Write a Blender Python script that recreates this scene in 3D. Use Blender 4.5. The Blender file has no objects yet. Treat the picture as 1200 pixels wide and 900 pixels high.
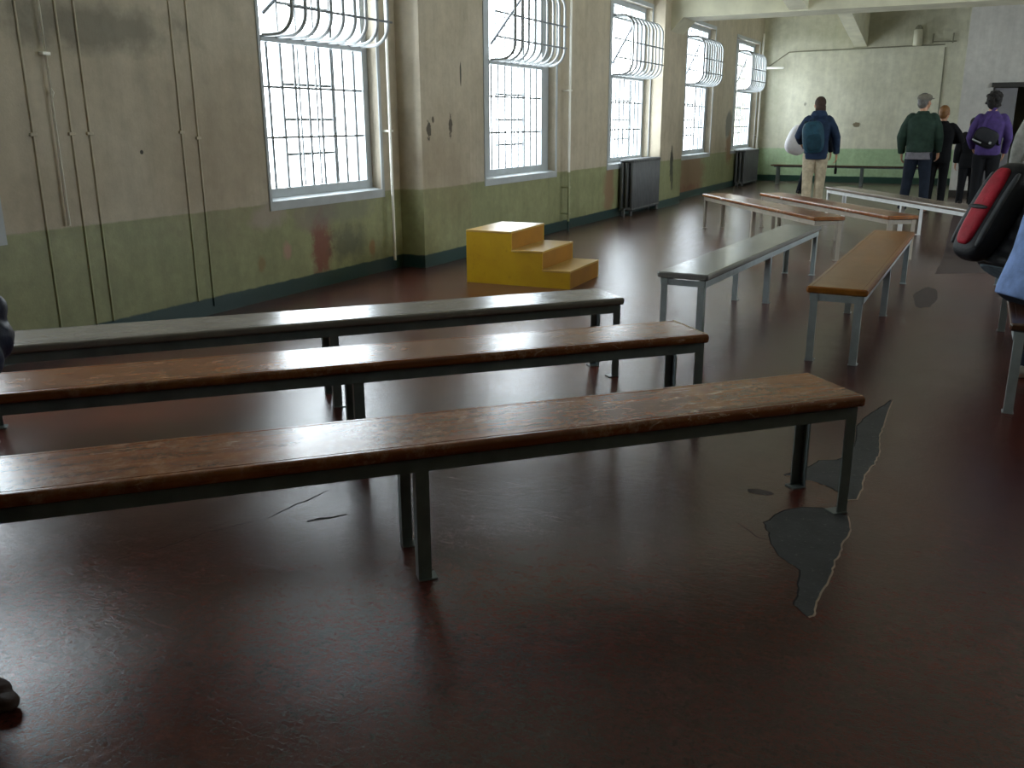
import bpy, bmesh, math, random
from mathutils import Vector, Matrix, noise as mnoise
random.seed(7)
S = bpy.context.scene
C = S.collection
PI = math.pi

# ------------------------------------------------------------------ materials
def lin(h):
    h = h.lstrip('#')
    o = []
    for i in (0, 2, 4):
        c = int(h[i:i+2], 16) / 255
        o.append(c / 12.92 if c <= .04045 else ((c + .055) / 1.055) ** 2.4)
    return (*o, 1.0)

class NT:
    """small helper round a node tree"""
    def __init__(s, name):
        s.m = bpy.data.materials.new(name); s.m.use_nodes = True
        s.t = s.m.node_tree; s.b = s.t.nodes['Principled BSDF']
        s.out = s.t.nodes['Material Output']
        s.co = s.t.nodes.new('ShaderNodeTexCoord').outputs['Object']
    def n(s, typ, **kw):
        nd = s.t.nodes.new(typ)
        for k, v in kw.items(): setattr(nd, k, v)
        return nd
    def l(s, a, b): s.t.links.new(a, b)
    def setin(s, sock, v):
        if isinstance(v, bpy.types.NodeSocket): s.l(v, sock)
        else: sock.default_value = v
    def math(s, op, a, b=0.0, clamp=False):
        nd = s.n('ShaderNodeMath', operation=op, use_clamp=clamp)
        s.setin(nd.inputs[0], a); s.setin(nd.inputs[1], b)
        return nd.outputs[0]
    def noise(s, scale=5, detail=4, rough=.55, vec=None, dist=0.0):
        nd = s.n('ShaderNodeTexNoise')
        nd.inputs['Scale'].default_value = scale; nd.inputs['Detail'].default_value = detail
        nd.inputs['Roughness'].default_value = rough; nd.inputs['Distortion'].default_value = dist
        s.l(vec if vec is not None else s.co, nd.inputs['Vector'])
        return nd.outputs['Fac']
    def mapv(s, scale=(1, 1, 1), loc=(0, 0, 0), rot=(0, 0, 0), vec=None):
        nd = s.n('ShaderNodeMapping')
        nd.inputs['Scale'].default_value = scale; nd.inputs['Location'].default_value = loc
        nd.inputs['Rotation'].default_value = rot
        s.l(vec if vec is not None else s.co, nd.inputs['Vector'])
        return nd.outputs['Vector']
    def rng(s, v, a, b, c=0.0, d=1.0):
        nd = s.n('ShaderNodeMapRange'); nd.clamp = True
        s.setin(nd.inputs['Value'], v)
        for k, x in (('From Min', a), ('From Max', b), ('To Min', c), ('To Max', d)): nd.inputs[k].default_value = x
        return nd.outputs['Result']
    def mix(s, f, a, b, mode='MIX'):
        nd = s.n('ShaderNodeMix', data_type='RGBA', blend_type=mode)
        s.setin(nd.inputs['Factor'], f); s.setin(nd.inputs['A'], a); s.setin(nd.inputs['B'], b)
        return nd.outputs['Result']
    def mul(s, col, v):
        """colour times a grey factor socket"""
        nd = s.n('ShaderNodeMix', data_type='RGBA', blend_type='MULTIPLY')
        nd.inputs['Factor'].default_value = 1
        s.setin(nd.inputs['A'], col); s.l(v, nd.inputs['B'])
        return nd.outputs['Result']
    def sep(s):
        nd = s.n('ShaderNodeSeparateXYZ'); s.l(s.co, nd.inputs[0]); return nd.outputs
    def bump(s, h, strength=.2, dist=.01):
        nd = s.n('ShaderNodeBump'); nd.inputs['Strength'].default_value = strength
        nd.inputs['Distance'].default_value = dist
        s.l(h, nd.inputs['Height']); s.l(nd.outputs[0], s.b.inputs['Normal'])
    def base(s, col, rough=.5, metal=0.0, spec=None):
        s.setin(s.b.inputs['Base Color'], col); s.setin(s.b.inputs['Roughness'], rough)
        s.b.inputs['Metallic'].default_value = metal
        if spec is not None: s.b.inputs['Specular IOR Level'].default_value = spec
        return s.m

def paint(name, hexcol, rough=.5, var=.15, scale=6, bump=.05, metal=0.0, bscale=60):
    t = NT(name)
    f = t.rng(t.noise(scale, 5), .3, .7, 1 - var, 1 + var)
    c = t.mul(lin(hexcol), f)
    if bump: t.bump(t.noise(bscale, 3), bump, .004)
    return t.base(c, rough, metal)

def fabric(name, hexcol, rough=.85, var=.25, scale=14, fold=.25):
    t = NT(name)
    f = t.rng(t.noise(scale, 5), .3, .7, 1 - var, 1 + var)
    c = t.mul(lin(hexcol), f)
    t.bump(t.math('ADD', t.noise(9, 3, dist=.8), t.math('MULTIPLY', t.noise(220, 2), .15)), fold, .03)
    return t.base(c, rough, 0, .25)

def wood(name, dark, mid, light, scuff=.5, rough=.30, scuffcol='cdbba8', spec=.9):
    """worn varnished plank, grain along local X"""
    t = NT(name)
    g = t.noise(1, 6, .6, t.mapv((2.2, 30, 30)))
    blot = t.noise(3.2, 5, .6)
    c = t.mix(t.rng(g, .3, .7), lin(dark), lin(mid))
    c = t.mix(t.rng(blot, .45, .68, 0, .8), c, lin(light))
    sc = t.noise(1, 7, .75, t.mapv((9, 24, 24), rot=(0, 0, .35)), 1.5)
    reg = t.rng(t.noise(1.6, 2, .5, t.mapv(loc=(3, 1, 0))), .42, .6)
    m = t.math('MULTIPLY', t.rng(sc, .56, .68, 0, scuff), reg)
    c = t.mix(m, c, lin(scuffcol))
    worn = t.math('MULTIPLY', t.rng(t.noise(26, 7, .8), .47, .62, 0, scuff * .38), t.rng(t.noise(2.3, 4, .6, t.mapv(loc=(0, 5, 0))), .44, .62))
    c = t.mix(worn, c, lin(scuffcol))
    line = t.noise(1, 3, .5, t.mapv((4, 130, 1), rot=(0, 0, .55)))
    c = t.mix(t.math('MULTIPLY', t.rng(line, .68, .74, 0, scuff), reg), c, lin('e6dccd'))
    r = t.rng(t.noise(7, 5), .3, .7, .205, .268)
    t.bump(t.math('ADD', t.math('MULTIPLY', sc, .35), t.noise(3, 2)), .06, .01)
    t.b.inputs['Specular IOR Level'].default_value = spec
    return t.base(c, r)

def stain(t, col, y, z, ry, rz, colour, amp=.5, scale=6, strength=.9, soft=.25, axis=1):
    """an irregular patch of colour with its own shape on a wall, centred at (y, z)"""
    sx = t.sep()
    a = t.math('DIVIDE', t.math('SUBTRACT', sx[axis], y), ry)
    b = t.math('DIVIDE', t.math('SUBTRACT', sx[2], z), rz)
    d = t.math('SQRT', t.math('ADD', t.math('MULTIPLY', a, a), t.math('MULTIPLY', b, b)))
    nz = t.math('MULTIPLY', t.math('SUBTRACT', t.noise(scale, 5, .65), .5), amp * 3)
    f = t.rng(t.math('ADD', d, nz), 1 - soft, 1 + soft, strength, 0)
    return t.mix(f, col, lin(colour))

def wall_mat(name, upper, upper2, band, band2, base, stains=(), axis=1, bandz=.755, basez=.125):
    t = NT(name)
    z = t.math('ADD', t.sep()[2], t.math('MULTIPLY', t.math('SUBTRACT', t.noise(9, 4), .5), .02))
    up = t.mix(t.rng(t.noise(1.3, 5, .6), .35, .65), lin(upper), lin(upper2))
    up = t.mul(up, t.rng(t.noise(7, 6, .7), .3, .7, .86, 1.08))
    bd = t.mix(t.rng(t.noise(2.4, 5, .65), .35, .65), lin(band), lin(band2))
    bd = t.mul(bd, t.rng(t.noise(12, 6, .7), .3, .7, .85, 1.1))
    # a few patches where the green has thinned to the cream coat
    c = t.mix(t.rng(z, bandz - .006, bandz + .006), bd, up)
    # drip and soot streaks
    st = t.noise(1, 5, .6, t.mapv((1.2, 7, .6) if axis == 1 else (7, 1.2, .6)))
    c = t.mul(c, t.rng(st, .35, .6, .88, 1.0))
    for s in stains: c = stain(t, c, *s, axis=axis)
    c = t.mix(t.rng(z, basez - .006, basez + .006), lin(base), c)
    t.bump(t.math('ADD', t.noise(16, 6, .65), t.math('MULTIPLY', t.noise(90, 3), .3)), .22, .012)
    return t.base(c, t.rng(z, .7, .8, .42, .6))

# ------------------------------------------------------------------ mesh helpers
def obj(name, bm, mat, parent=None, smooth=False, bevel=0.0, seg=2):
    me = bpy.data.meshes.new(name)
    bmesh.ops.recalc_face_normals(bm, faces=bm.faces)
    bm.to_mesh(me); bm.free()
    o = bpy.data.objects.new(name, me); C.objects.link(o)
    for m in (mat if isinstance(mat, (list, tuple)) else [mat]): me.materials.append(m)
    if smooth:
        for p in me.polygons: p.use_smooth = True
        me.set_sharp_from_angle(angle=math.radians(50))
    if parent is not None: o.parent = parent
    if bevel:
        md = o.modifiers.new('bevel', 'BEVEL'); md.width = bevel; md.segments = seg
        md.limit_method = 'ANGLE'; md.harden_normals = False
    return o
def tag(o, label, cat, group=None):
    o['label'] = label; o['category'] = cat
    if group: o['group'] = group
    return o
def thing(name, label, cat, loc=(0, 0, 0), rz=0.0, group=None):
    o = bpy.data.objects.new(name, None); C.objects.link(o)
    o.location = loc; o.rotation_euler = (0, 0, rz); o.empty_display_size = .1
    return tag(o, label, cat, group)
def struct(o):
    o['kind'] = 'structure'; return o
def NB(): return bmesh.new()
def box(bm, x0, x1, y0, y1, z0, z1, mi=0):
    v = [bm.verts.new(p) for p in ((x0,y0,z0),(x1,y0,z0),(x1,y1,z0),(x0,y1,z0),(x0,y0,z1),(x1,y0,z1),(x1,y1,z1),(x0,y1,z1))]
    for f in ((3,2,1,0),(4,5,6,7),(0,1,5,4),(1,2,6,5),(2,3,7,6),(3,0,4,7)):
        bm.faces.new([v[i] for i in f]).material_index = mi
    return bm
def prism(bm, pts, d):
    """extrude a 3D polygon along vector d"""
    d = Vector(d)
    a = [bm.verts.new(p) for p in pts]; b = [bm.verts.new(Vector(p) + d) for p in pts]
    n = len(a)
    bm.faces.new(a); bm.faces.new(b[::-1])
    for i in range(n): bm.faces.new((a[i], b[i], b[(i+1) % n], a[(i+1) % n]))
    return bm
def loft(bm, rings, closed=True):
    vs = [[bm.verts.new(p) for p in r] for r in rings]
    n = len(vs[0])
    for a, b in zip(vs[:-1], vs[1:]):
        for i in range(n): bm.faces.new((a[i], a[(i+1) % n], b[(i+1) % n], b[i]))
    if closed:
        bm.faces.new(vs[0][::-1]); bm.faces.new(vs[-1])
    return bm
def tube(bm, pts, rad, n=12, cap=True):
    """round tapered tube through pts"""
    P = [Vector(p) for p in pts]
    R = rad if isinstance(rad, (list, tuple)) else [rad] * len(P)
    t0 = (P[1] - P[0]).normalized()
    u = t0.orthogonal().normalized()
    rings = []
    for i, p in enumerate(P):
        if i == 0: t = (P[1] - P[0])
        elif i == len(P) - 1: t = (P[-1] - P[-2])
        else: t = (P[i+1] - P[i]).normalized() + (P[i] - P[i-1]).normalized()
        t.normalize()
        u = (u - t * u.dot(t)).normalized(); w = t.cross(u)
        ring = lambda c, r: [c + (u * math.cos(2*PI*k/n) + w * math.sin(2*PI*k/n)) * r for k in range(n)]
        if i == 0 and cap:  # rounded start
            for a in (.25, .7): rings.append(ring(p - t * R[i] * math.cos(math.asin(a)), R[i] * a))
        rings.append(ring(p, R[i]))
        if i == len(P) - 1 and cap is True:
            for a in (.7, .25): rings.append(ring(p + t * R[i] * math.cos(math.asin(a)), R[i] * a))
    return loft(bm, rings)
def smoothpath(pts, n=6):
    """Catmull-Rom"""
    P = [Vector(p) for p in pts]; Q = [2*P[0]-P[1]] + P + [2*P[-1]-P[-2]]
    out = []
    for i in range(1, len(Q) - 2):
        for k in range(n):
            t = k / n
            a, b, c, d = Q[i-1], Q[i], Q[i+1], Q[i+2]
            out.append(.5 * ((2*b) + (c-a)*t + (2*a-5*b+4*c-d)*t*t + (3*b-a-3*c+d)*t**3))
    out.append(P[-1]); return out
def ellips(bm, c, r, rot=None, n=20, m=12, e=1.0):
    c = Vector(c); rings = []
    sg = lambda x: math.copysign(abs(x) ** e, x)
    for j in range(1, m):
        th = -PI/2 + PI*j/m
        ring = []
        for k in range(n):
            ph = 2*PI*k/n
            v = Vector((r[0]*sg(math.cos(th))*sg(math.cos(ph)), r[1]*sg(math.cos(th))*sg(math.sin(ph)), r[2]*sg(math.sin(th))))
            if rot is not None: v = rot @ v
            ring.append(c + v)
        rings.append(ring)
    return loft(bm, rings)
def eloft(bm, secs, lat=(1, 0, 0), n=24, e=.85):
    """elliptic sections (centre, half width, half depth) stacked along a spine"""
    lat = Vector(lat).normalized(); P = [Vector(s[0]) for s in secs]
    rings = []
    for i, s in enumerate(secs):
        t = (P[min(i+1, len(P)-1)] - P[max(i-1, 0)]).normalized()
        a = (lat - t * lat.dot(t)).normalized(); d = t.cross(a)
        sg = lambda x: math.copysign(abs(x) ** e, x)
        rings.append([P[i] + a * s[1] * sg(math.cos(2*PI*k/n)) + d * s[2] * sg(math.sin(2*PI*k/n)) for k in range(n)])
    return loft(bm, rings)
def fuse(name, bm, mat, parent=None, voxel=.01, it=3, fac=.5):
    """join overlapping closed shapes into one continuous smooth skin"""
    me = bpy.data.meshes.new(name); bmesh.ops.recalc_face_normals(bm, faces=bm.faces); bm.to_mesh(me); bm.free()
    tmp = bpy.data.objects.new(name, me); C.objects.link(tmp)
    r = tmp.modifiers.new('r', 'REMESH'); r.mode = 'VOXEL'; r.voxel_size = voxel; r.use_smooth_shade = True
    s = tmp.modifiers.new('s', 'SMOOTH'); s.iterations = it; s.factor = fac
    dg = bpy.context.evaluated_depsgraph_get(); dg.update()
    new = bpy.data.meshes.new_from_object(tmp.evaluated_get(dg))
    bpy.data.objects.remove(tmp); bpy.data.meshes.remove(me)
    new.name = name; new.materials.clear(); new.materials.append(mat)
    for p in new.polygons: p.use_smooth = True
    o = bpy.data.objects.new(name, new); C.objects.link(o)
    if parent is not None: o.parent = parent
    return o

# ------------------------------------------------------------------ camera
cd = bpy.data.cameras.new('camera'); cam = bpy.data.objects.new('camera', cd); C.objects.link(cam)
cd.sensor_fit = 'HORIZONTAL'; cd.sensor_width = 36; cd.lens = 31.678; cd.clip_end = 200; cd.clip_start = .05
R = Matrix(((0.8934, 0.4492, -0.0035), (-0.1223, 0.2508, 0.9603), (0.4322, -0.8575, 0.279))).transposed()
cam.matrix_world = Matrix.Translation((0, 0, 1.3731)) @ R.to_4x4()
S.camera = cam

# ------------------------------------------------------------------ shared materials
M = {}
left_stains = [
    # y, z, ry, rz, colour, amp, scale, strength, soft
    (6.24, .36, .12, .27, '7c3f3c', .75, 9, .85, .3),
    (6.20, .62, .28, .12, '8a7a76', .6, 6, .6, .4),
    (6.62, .34, .22, .16, '4f5148', .6, 9, .7, .45),
    (5.60, .66, .19, .10, 'a5988a', .6, 7, .85, .3),
    (5.79, .37, .05, .07, 'b08a7c', .5, 12, .85, .3),
    (5.48, .30, .04, .06, '8a6a40', .5, 12, .6, .4),
    (6.98, .24, .05, .07, '96693f', .5, 12, .7, .3),
    (6.60, .63, .45, .10, '74786e', .7, 5, .5, .4),
    (7.62, 1.30, .035, .085, '2e2b22', .9, 22, .95, .12),
    (7.70, 1.40, .022, .03, '3a3428', .4, 22, .9, .15),
    (8.03, 1.34, .03, .10, '2e2b22', .9, 22, .95, .12),
    (8.25, 1.84, .016, .11, '35322a', .35, 22, .9, .15),
    (15.10, .70, .085, .26, '201f1c', .7, 9, .95, .12),
    (15.18, .42, .05, .16, '201f1c', .4, 12, .9, .15),
    (17.05, .40, .85, .46, '8d6a52', .45, 5, .9, .2),
    (16.95, .12, .7, .12, '7a4a36', .6, 6, .8, .3),
    (12.72, .42, .20, .36, '8f7059', .5, 6, .85, .25),
    (19.72, 1.30, .26, .28, '6c6a66', .35, 6, .9, .15),
    (19.90, .84, .30, .30, '8a6549', .45, 6, .9, .2),
    (4.10, 1.95, .70, .13, '4f4e44', .7, 5, .55, .45),
    (4.42, 1.19, .014, .014, '201d18', .1, 5, .95, .1),
    (8.0, .9, .5, .5, '7e6a50', .6, 3, .35, .6),
    (5.1, 1.1, .5, .5, '8a7458', .6, 3, .4, .6),
]
M['wall_left'] = wall_mat('left wall paint', 'c6bba6', 'b9ad97', '9b9d74', '8e916a', '24403f', left_stains)
M['wall_far'] = wall_mat('far wall paint', 'd9d7c2', 'cbc9b2', 'a9c29a', '9fb990', '1d4034',
    [(-2.58, 1.29, .09, .05, '6b5c42', .5, 14, .9, .2), (-3.75, 1.75, .03, .04, '6d6a5c', .4, 20, .7, .3),
     (-2.6, 3.3, 1.6, .35, '8c8a6c', .6, 3, .5, .6),
     (-4.45, 1.6, .25, 1.2, '8b8a72', .5, 3, .5, .6)], axis=0, bandz=.76, basez=.14)
M['wall_grey'] = wall_mat('partition paint', 'c8c6c0', 'bdbbb6', 'c8c6c0', 'bdbbb6', '2b2825', axis=0, bandz=.02, basez=.13)
M['wall_plain'] = wall_mat('plain wall paint', 'd6cfb8', 'c8c1aa', 'a3a866', '949a5c', '22403a', axis=0)
M['ceiling'] = paint('ceiling paint', 'dedbc8', .8, .12, 2)
M['beam'] = paint('beam paint', 'cfccb4', .7, .14, 2.5, .1, 0, 30)
M['frame'] = paint('window frame paint', 'b4babe', .45, .08)
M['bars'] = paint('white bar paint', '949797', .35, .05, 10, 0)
M['bars_dark'] = paint('shaded grey bar paint', '6a6d6e', .5, .05, 10, 0)  # white bars darkened so their backlit shade sits in the paint
M['rod'] = paint('dark steel rod', '6c7076', .4, .1, 10, 0)
M['steel'] = paint('grey bench steel paint', '626b6b', .30, .2, 12, .08)  # shared grey paint darkened to hold the shade of fronts facing away
M['steel_lit_white'] = paint('lit white bench steel paint', 'dcdede', .35, .1, 12, .05)  # same bench paint whitened; direct window light is in the colour
M['steel_lit_pale'] = paint('lit blue grey bench steel paint', '98a2a4', .38, .15, 12, .05)  # same bench paint raised to carry the light on these frames
M['steel_lit_tan'] = paint('lit tan bench steel paint', 'a39a8c', .38, .15, 12, .05)  # same bench paint with the light on the slanting benches tinted in
M['radiator'] = paint('radiator paint', '545658', .4, .15, 8)
M['pipe_light'] = paint('pale pipe paint', 'f0eee4', .3, .05)  # pale paint brightened; side light from the windows is in the colour
M['pipe_wall'] = wall_mat('pipe in wall paint', 'd0c6b0', 'c4baa3', 'b0b38c', 'a4a882', '24403f')
M['pipe_far'] = paint('far conduit paint', '84826e', .6, .15)

def floor_material():
    t = NT('red painted concrete')
    big = t.noise(.55, 4, .55); mid = t.noise(2.2, 6, .6); fine = t.noise(14, 6, .7)
    c = t.mix(t.rng(big, .38, .62), lin('442423'), lin('5c291d'))
    c = t.mix(t.rng(mid, .45, .7, 0, .6), c, lin('382425'))
    c = t.mul(c, t.rng(fine, .3, .7, .62, 1.3))
    c = t.mul(c, t.rng(t.noise(70, 4, .8), .35, .65, .75, 1.2))
    # pale scuffs where feet have worn the paint
    sc = t.noise(1, 6, .7, t.mapv((3, 40, 1), rot=(0, 0, .5)))
    c = t.mix(t.math('MULTIPLY', t.rng(sc, .60, .72, 0, .35), t.rng(t.noise(1.1, 3), .45, .6)), c, lin('7a6662'))
    # greyer towards the far end of the room
    far = t.rng(t.math('ADD', t.sep()[1], t.math('MULTIPLY', t.noise(.8, 4), 6)), 9, 17, 0, .75)
    c = t.mix(far, c, lin('66584e'))
    r = t.rng(t.noise(4.5, 6, .6), .3, .7, .205, .268)
    vor = t.n('ShaderNodeTexVoronoi', feature='DISTANCE_TO_EDGE'); vor.inputs['Scale'].default_value = 26
    t.l(t.mapv((1, 1.7, 1), rot=(0, 0, .8)), vor.inputs['Vector'])
    cr = t.rng(vor.outputs['Distance'], 0, .06)
    h = t.math('ADD', t.math('MULTIPLY', t.noise(30, 7, .72), .9), t.math('MULTIPLY', cr, .10))
    h = t.math('ADD', h, t.math('MULTIPLY', t.noise(5, 3), .8))
    t.bump(h, .30, .006)
    t.b.inputs['Specular IOR Level'].default_value = .66
    return t.base(c, r)
M['floor'] = floor_material()
def patch_mat(name, a, b, rough):
    t = NT(name)
    c = t.mix(t.rng(t.noise(9, 6, .7), .35, .65), lin(a), lin(b))
    c = t.mix(t.rng(t.noise(60, 3), .62, .72, 0, .5), c, lin('6f706b'))
    t.bump(t.noise(60, 5, .7), .35, .006)
    return t.base(c, rough)
M['patch'] = patch_mat('bare grey concrete', '37393b', '292a2c', .6)
M['patch_dark'] = patch_mat('dark floor repair', '3c2c2b', '342828', .6)
M['patch_rim'] = paint('lit chipped paint edge', 'a08a7a', .7, .3, 20)
M['crack'] = paint('floor crack and edge shade', '120d0c', .9, .1)

# ------------------------------------------------------------------ the room
XR, YN, YF, ZC = 4.6, -3.0, 22.6, 4.1
bm = NB(); box(bm, -5.4, XR + .3, YN - .3, YF + .3, -.2, 0)
floor = struct(obj('floor', bm, M['floor']))
bm = NB(); box(bm, -5.4, XR + .3, YN - .3, YF + .3, ZC, ZC + .2)
struct(obj('ceiling', bm, M['ceiling']))

# left wall: windows (y0, y1 of the wall opening, glass y0, y1, wall face x)
WINS = [(1.81, 3.33, 1.93, 3.25, -4.98), (5.65, 7.17, 5.775, 7.09, -4.98), (8.90, 10.76, 9.20, 10.56, -4.80),
        (12.62, 14.42, 12.97, 14.35, -4.80), (16.30, 18.26, 16.75, 18.10, -4.80), (20.02, 22.22, 20.65, 22.06, -4.80)]
ZS, ZT = .76, 3.06
bm = NB()
ys = YN
XB = -5.36
def face_x(y): return -4.98 if y < 7.5 else -4.80
segs = []
edges = [YN - .3]
for w in WINS: edges += [w[0], w[1]]
edges.append(YF + .3)
for i in range(0, len(edges), 2):
    a, b = edges[i], edges[i+1]
    cuts = [a] + [c for c in (7.5,) if a < c < b] + [b]
    for p, q in zip(cuts[:-1], cuts[1:]): box(bm, face_x((p+q)/2) - .225, face_x((p+q)/2), p, q, 0, ZC)
for w in WINS:
    box(bm, w[4] - .225, w[4], w[0], w[1], 0, ZS); box(bm, w[4] - .225, w[4], w[0], w[1], ZT, ZC)
for (p, q, x) in ((.25, 1.45, -4.76), (7.49, 8.42, -4.72), (14.45, 15.67, -4.60)):
    box(bm, -4.99, x, p, q, 0, ZC)
struct(obj('wall_left', bm, M['wall_left']))
bm = NB(); box(bm, -5.36, XR + .3, YF, YF + .3, 0, ZC); struct(obj('wall_far', bm, M['wall_far']))
FILL_WINS = [(7.0, 8.5), (10.5, 12.0), (14.0, 15.5)]  # added windows, out of view, put in to brighten the room
bm = NB(); prev = YN - .3
for a, b in FILL_WINS:
    box(bm, XR, XR + .3, prev, a, 0, ZC); box(bm, XR, XR + .3, a, b, 0, .9); box(bm, XR, XR + .3, a, b, 3.2, ZC); prev = b
box(bm, XR, XR + .3, prev, YF, 0, ZC)
struct(obj('wall_right', bm, M['wall_plain']))
bm = NB(); box(bm, -4.97, XR, YN - .3, YN, 0, ZC); struct(obj('wall_near', bm, M['wall_plain']))
# partition in front of the far wall, with a doorway
bm = NB()
box(bm, -.43, .08, 19, 19.16, 0, ZC); box(bm, 1.12, XR, 19, 19.16, 0, ZC); box(bm, .08, 1.12, 19, 19.16, 2.0, ZC)
box(bm, -.43, -.27, 19.16, YF, 0, ZC)
struct(obj('wall_partition', bm, M['wall_grey']))
M['door_dark'] = paint('dark door frame', '2b2a28', .5, .1)
M['door_grey'] = paint('grey door', '77767a', .5, .08)
bm = NB(); box(bm, .05, 1.15, 18.95, 19.0, 1.94, 2.02); box(bm, 1.08, 1.15, 18.95, 19, 0, 1.94); box(bm, .08, .11, 19.0, 19.16, 0, 1.94)
d = struct(obj('door_1', bm, M['door_dark']))
bm = NB(); box(bm, .11, .47, 19.02, 19.07, .01, 1.93)
dl = obj('door_leaf', bm, M['door_grey'], d, bevel=.004)
bm = NB(); tube(bm, [(.43, 19.02, 1.0), (.43, 18.97, 1.0), (.36, 18.97, 1.0)], .009); obj('handle', bm, M['door_dark'], dl, True)

# beams: cross beams on the pilasters, long beam with haunches
bm = NB()
def cross(bm, yc):
    box(bm, -4.7, XR, yc - .35, yc + .35, 2.94, ZC)
    prism(bm, [(-4.72, yc - .35, 2.62), (-4.40, yc - .35, 2.945), (-4.72, yc - .35, 2.945)], (0, .7, 0))
for yc in (.85, 7.96): 
    b2 = NB(); cross(b2, yc); struct(obj('beam', b2, M['beam']))
b2 = NB(); cross(b2, 15.10); struct(obj('beam', b2, M['beam']))
def longbeam(y0, y1):
    b = NB()
    box(b, -2.79, -2.52, y0, y1, 3.62, ZC)
    prism(b, [(-2.79, y1, 2.96), (-2.79, y1, 3.63), (-2.79, y1 - 5.0, 3.63)], (.27, 0, 0))
    if y0 > 0: prism(b, [(-2.79, y0, 2.96), (-2.79, y0 + 2.5, 3.63), (-2.79, y0, 3.63)], (.27, 0, 0))
    struct(obj('beam', b, M['beam']))
longbeam(15.45, YF); longbeam(8.31, 14.75); longbeam(1.2, 7.61)

# windows --------------------------------------------------------
def glass_mat():
    t = NT('window glass')
    tr = t.n('ShaderNodeBsdfTransparent'); gl = t.n('ShaderNodeBsdfGlossy'); mx = t.n('ShaderNodeMixShader')
    gl.inputs['Roughness'].default_value = .02
    tr.inputs['Color'].default_value = (.97, .98, .98, 1)
    mx.inputs[0].default_value = .06
    t.l(tr.outputs[0], mx.inputs[1]); t.l(gl.outputs[0], mx.inputs[2]); t.l(mx.outputs[0], t.out.inputs['Surface'])
    return t.m
M['glass'] = glass_mat()
for i, (a, b, g0, g1, fx) in enumerate(WINS):
    xf = fx - .10                       # frame face
    zb, zt = .86, 2.99
    bm = NB()
    box(bm, xf - .12, xf, a, g0, ZS, ZT); box(bm, xf - .12, xf, g1, b, ZS, ZT)
    box(bm, xf - .12, xf, g0, g1, ZS, zb); box(bm, xf - .12, xf, g0, g1, zt, ZT)
    box(bm, xf - .07, xf + .012, g0, g1, 1.985, 2.03)           # transom under the guard
    box(bm, xf - .07, xf + .006, g0, g1, 2.80, 2.86)            # head rail
    # painted sill, sloping a little into the room
    prism(bm, [(xf, a, ZS), (fx + .012, a, ZS), (fx + .012, a, ZS + .012), (xf, a, ZS + .03)], (0, b - a, 0))
    # casing flush round the opening
    for (y0, y1, z0, z1) in ((a - .03, a, ZS - .06, ZT + .06), (b, b + .04, ZS - .06, ZT + .06), (a, b, ZS - .06, ZS), (a, b, ZT, ZT + .06)):
        box(bm, fx, fx + .010, y0, y1, z0, z1)
    win = struct(obj('window_%d' % (i + 1), bm, M['frame']))
    bm = NB(); box(bm, xf - .078, xf - .072, g0 - .01, g1 + .01, zb - .01, zt + .01); obj('pane', bm, M['glass'], win)
    # steel glazing bars behind the glass: a wide mullion and thin muntins
    bm = NB(); xm = xf - .10; w = g1 - g0
    box(bm, xm, xm + .02, g0 + .74 * w, g0 + .765 * w, zb, zt)
    for z in (1.12, 1.40, 1.68, 2.30, 2.56):
        for k in range(3):
            box(bm, xm, xm + .015, g0 + (.24 + .17 * k) * w, g0 + (.24 + .17 * k + .15) * w, z - .011, z + .011)
    for f in (.24, .41, .58): box(bm, xm, xm + .012, g0 + f * w - .008, g0 + f * w + .008, zb, zt)
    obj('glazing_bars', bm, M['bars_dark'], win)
    # opening light's stay arm
    bm = NB(); tube(bm, [(xf - .02, g0 + .06 * w, 2.20), (xf - .02, g0 +   .62 * w, 2.74)], .016, 8)
    obj('stay_arm', bm, M['rod'], win, True)
    # ---- straight security bars over the lower light
    lab = ['thin vertical security bars on the window beyond the pale jointed wall pipe',
           'thin vertical security bars on the wide window above the red wall stain',
           'thin vertical security bars over the lower glass of the window behind the yellow steps',
           'thin vertical security bars over the lower glass above the larger radiator',
           'thin vertical security bars over the lower glass above the rust-coloured bare plaster',
           'thin vertical security bars over the lower glass of the corner window'][i]
    gr = thing('window_bars', lab, 'window bars', (xf - .03, (g0 + g1) / 2, zb), 0, 'straight security bars on the lower windows')
    for k in range(8):
        y = -w / 2 + w * (k + .55) / 8.1
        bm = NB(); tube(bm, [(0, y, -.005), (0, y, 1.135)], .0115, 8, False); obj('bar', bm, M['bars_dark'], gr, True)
    for z in (.40, .79):
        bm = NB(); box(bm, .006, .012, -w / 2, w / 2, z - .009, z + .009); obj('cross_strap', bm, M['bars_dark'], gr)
    # ---- bulging guard over the upper, inward-opening light
    lab = ['bulging white bar guard on the window beyond the pale jointed wall pipe',
           'bulging white bar guard on the upper half of the window above the red wall stain',
           'bulging white bar guard on the window behind the yellow steps',
           'bulging white bar guard on the window above the larger radiator',
           'bulging white bar guard on the window above the rust-coloured bare plaster',
           'bulging white bar guard on the corner window above the smaller radiator'][i]
    gd = thing('window_guard', lab, 'window guard', (xf, (g0 + g1) / 2, 2.03), 0, 'bulging guards on the upper windows')
    dep = .31; hgt = .80
    for k in range(9):
        y = -w / 2 + w * (k + .12) / 8.24
        pts = [(.005, y, .0)]
        rr = .17
        for q in range(9):
            a_ = PI/2 * q / 8
            pts.append((dep - rr + rr * math.sin(a_), y, .0 + rr - rr * math.cos(a_)))
        for q in range(9):
            a_ = PI/2 * q / 8
            pts.append((dep - rr + rr * math.cos(a_), y, hgt - rr + rr * math.sin(a_)))
        pts.append((.005, y, hgt))
        bm = NB(); tube(bm, pts, .0155, 8, False); obj('bar', bm, M['bars'], gd, True)
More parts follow.
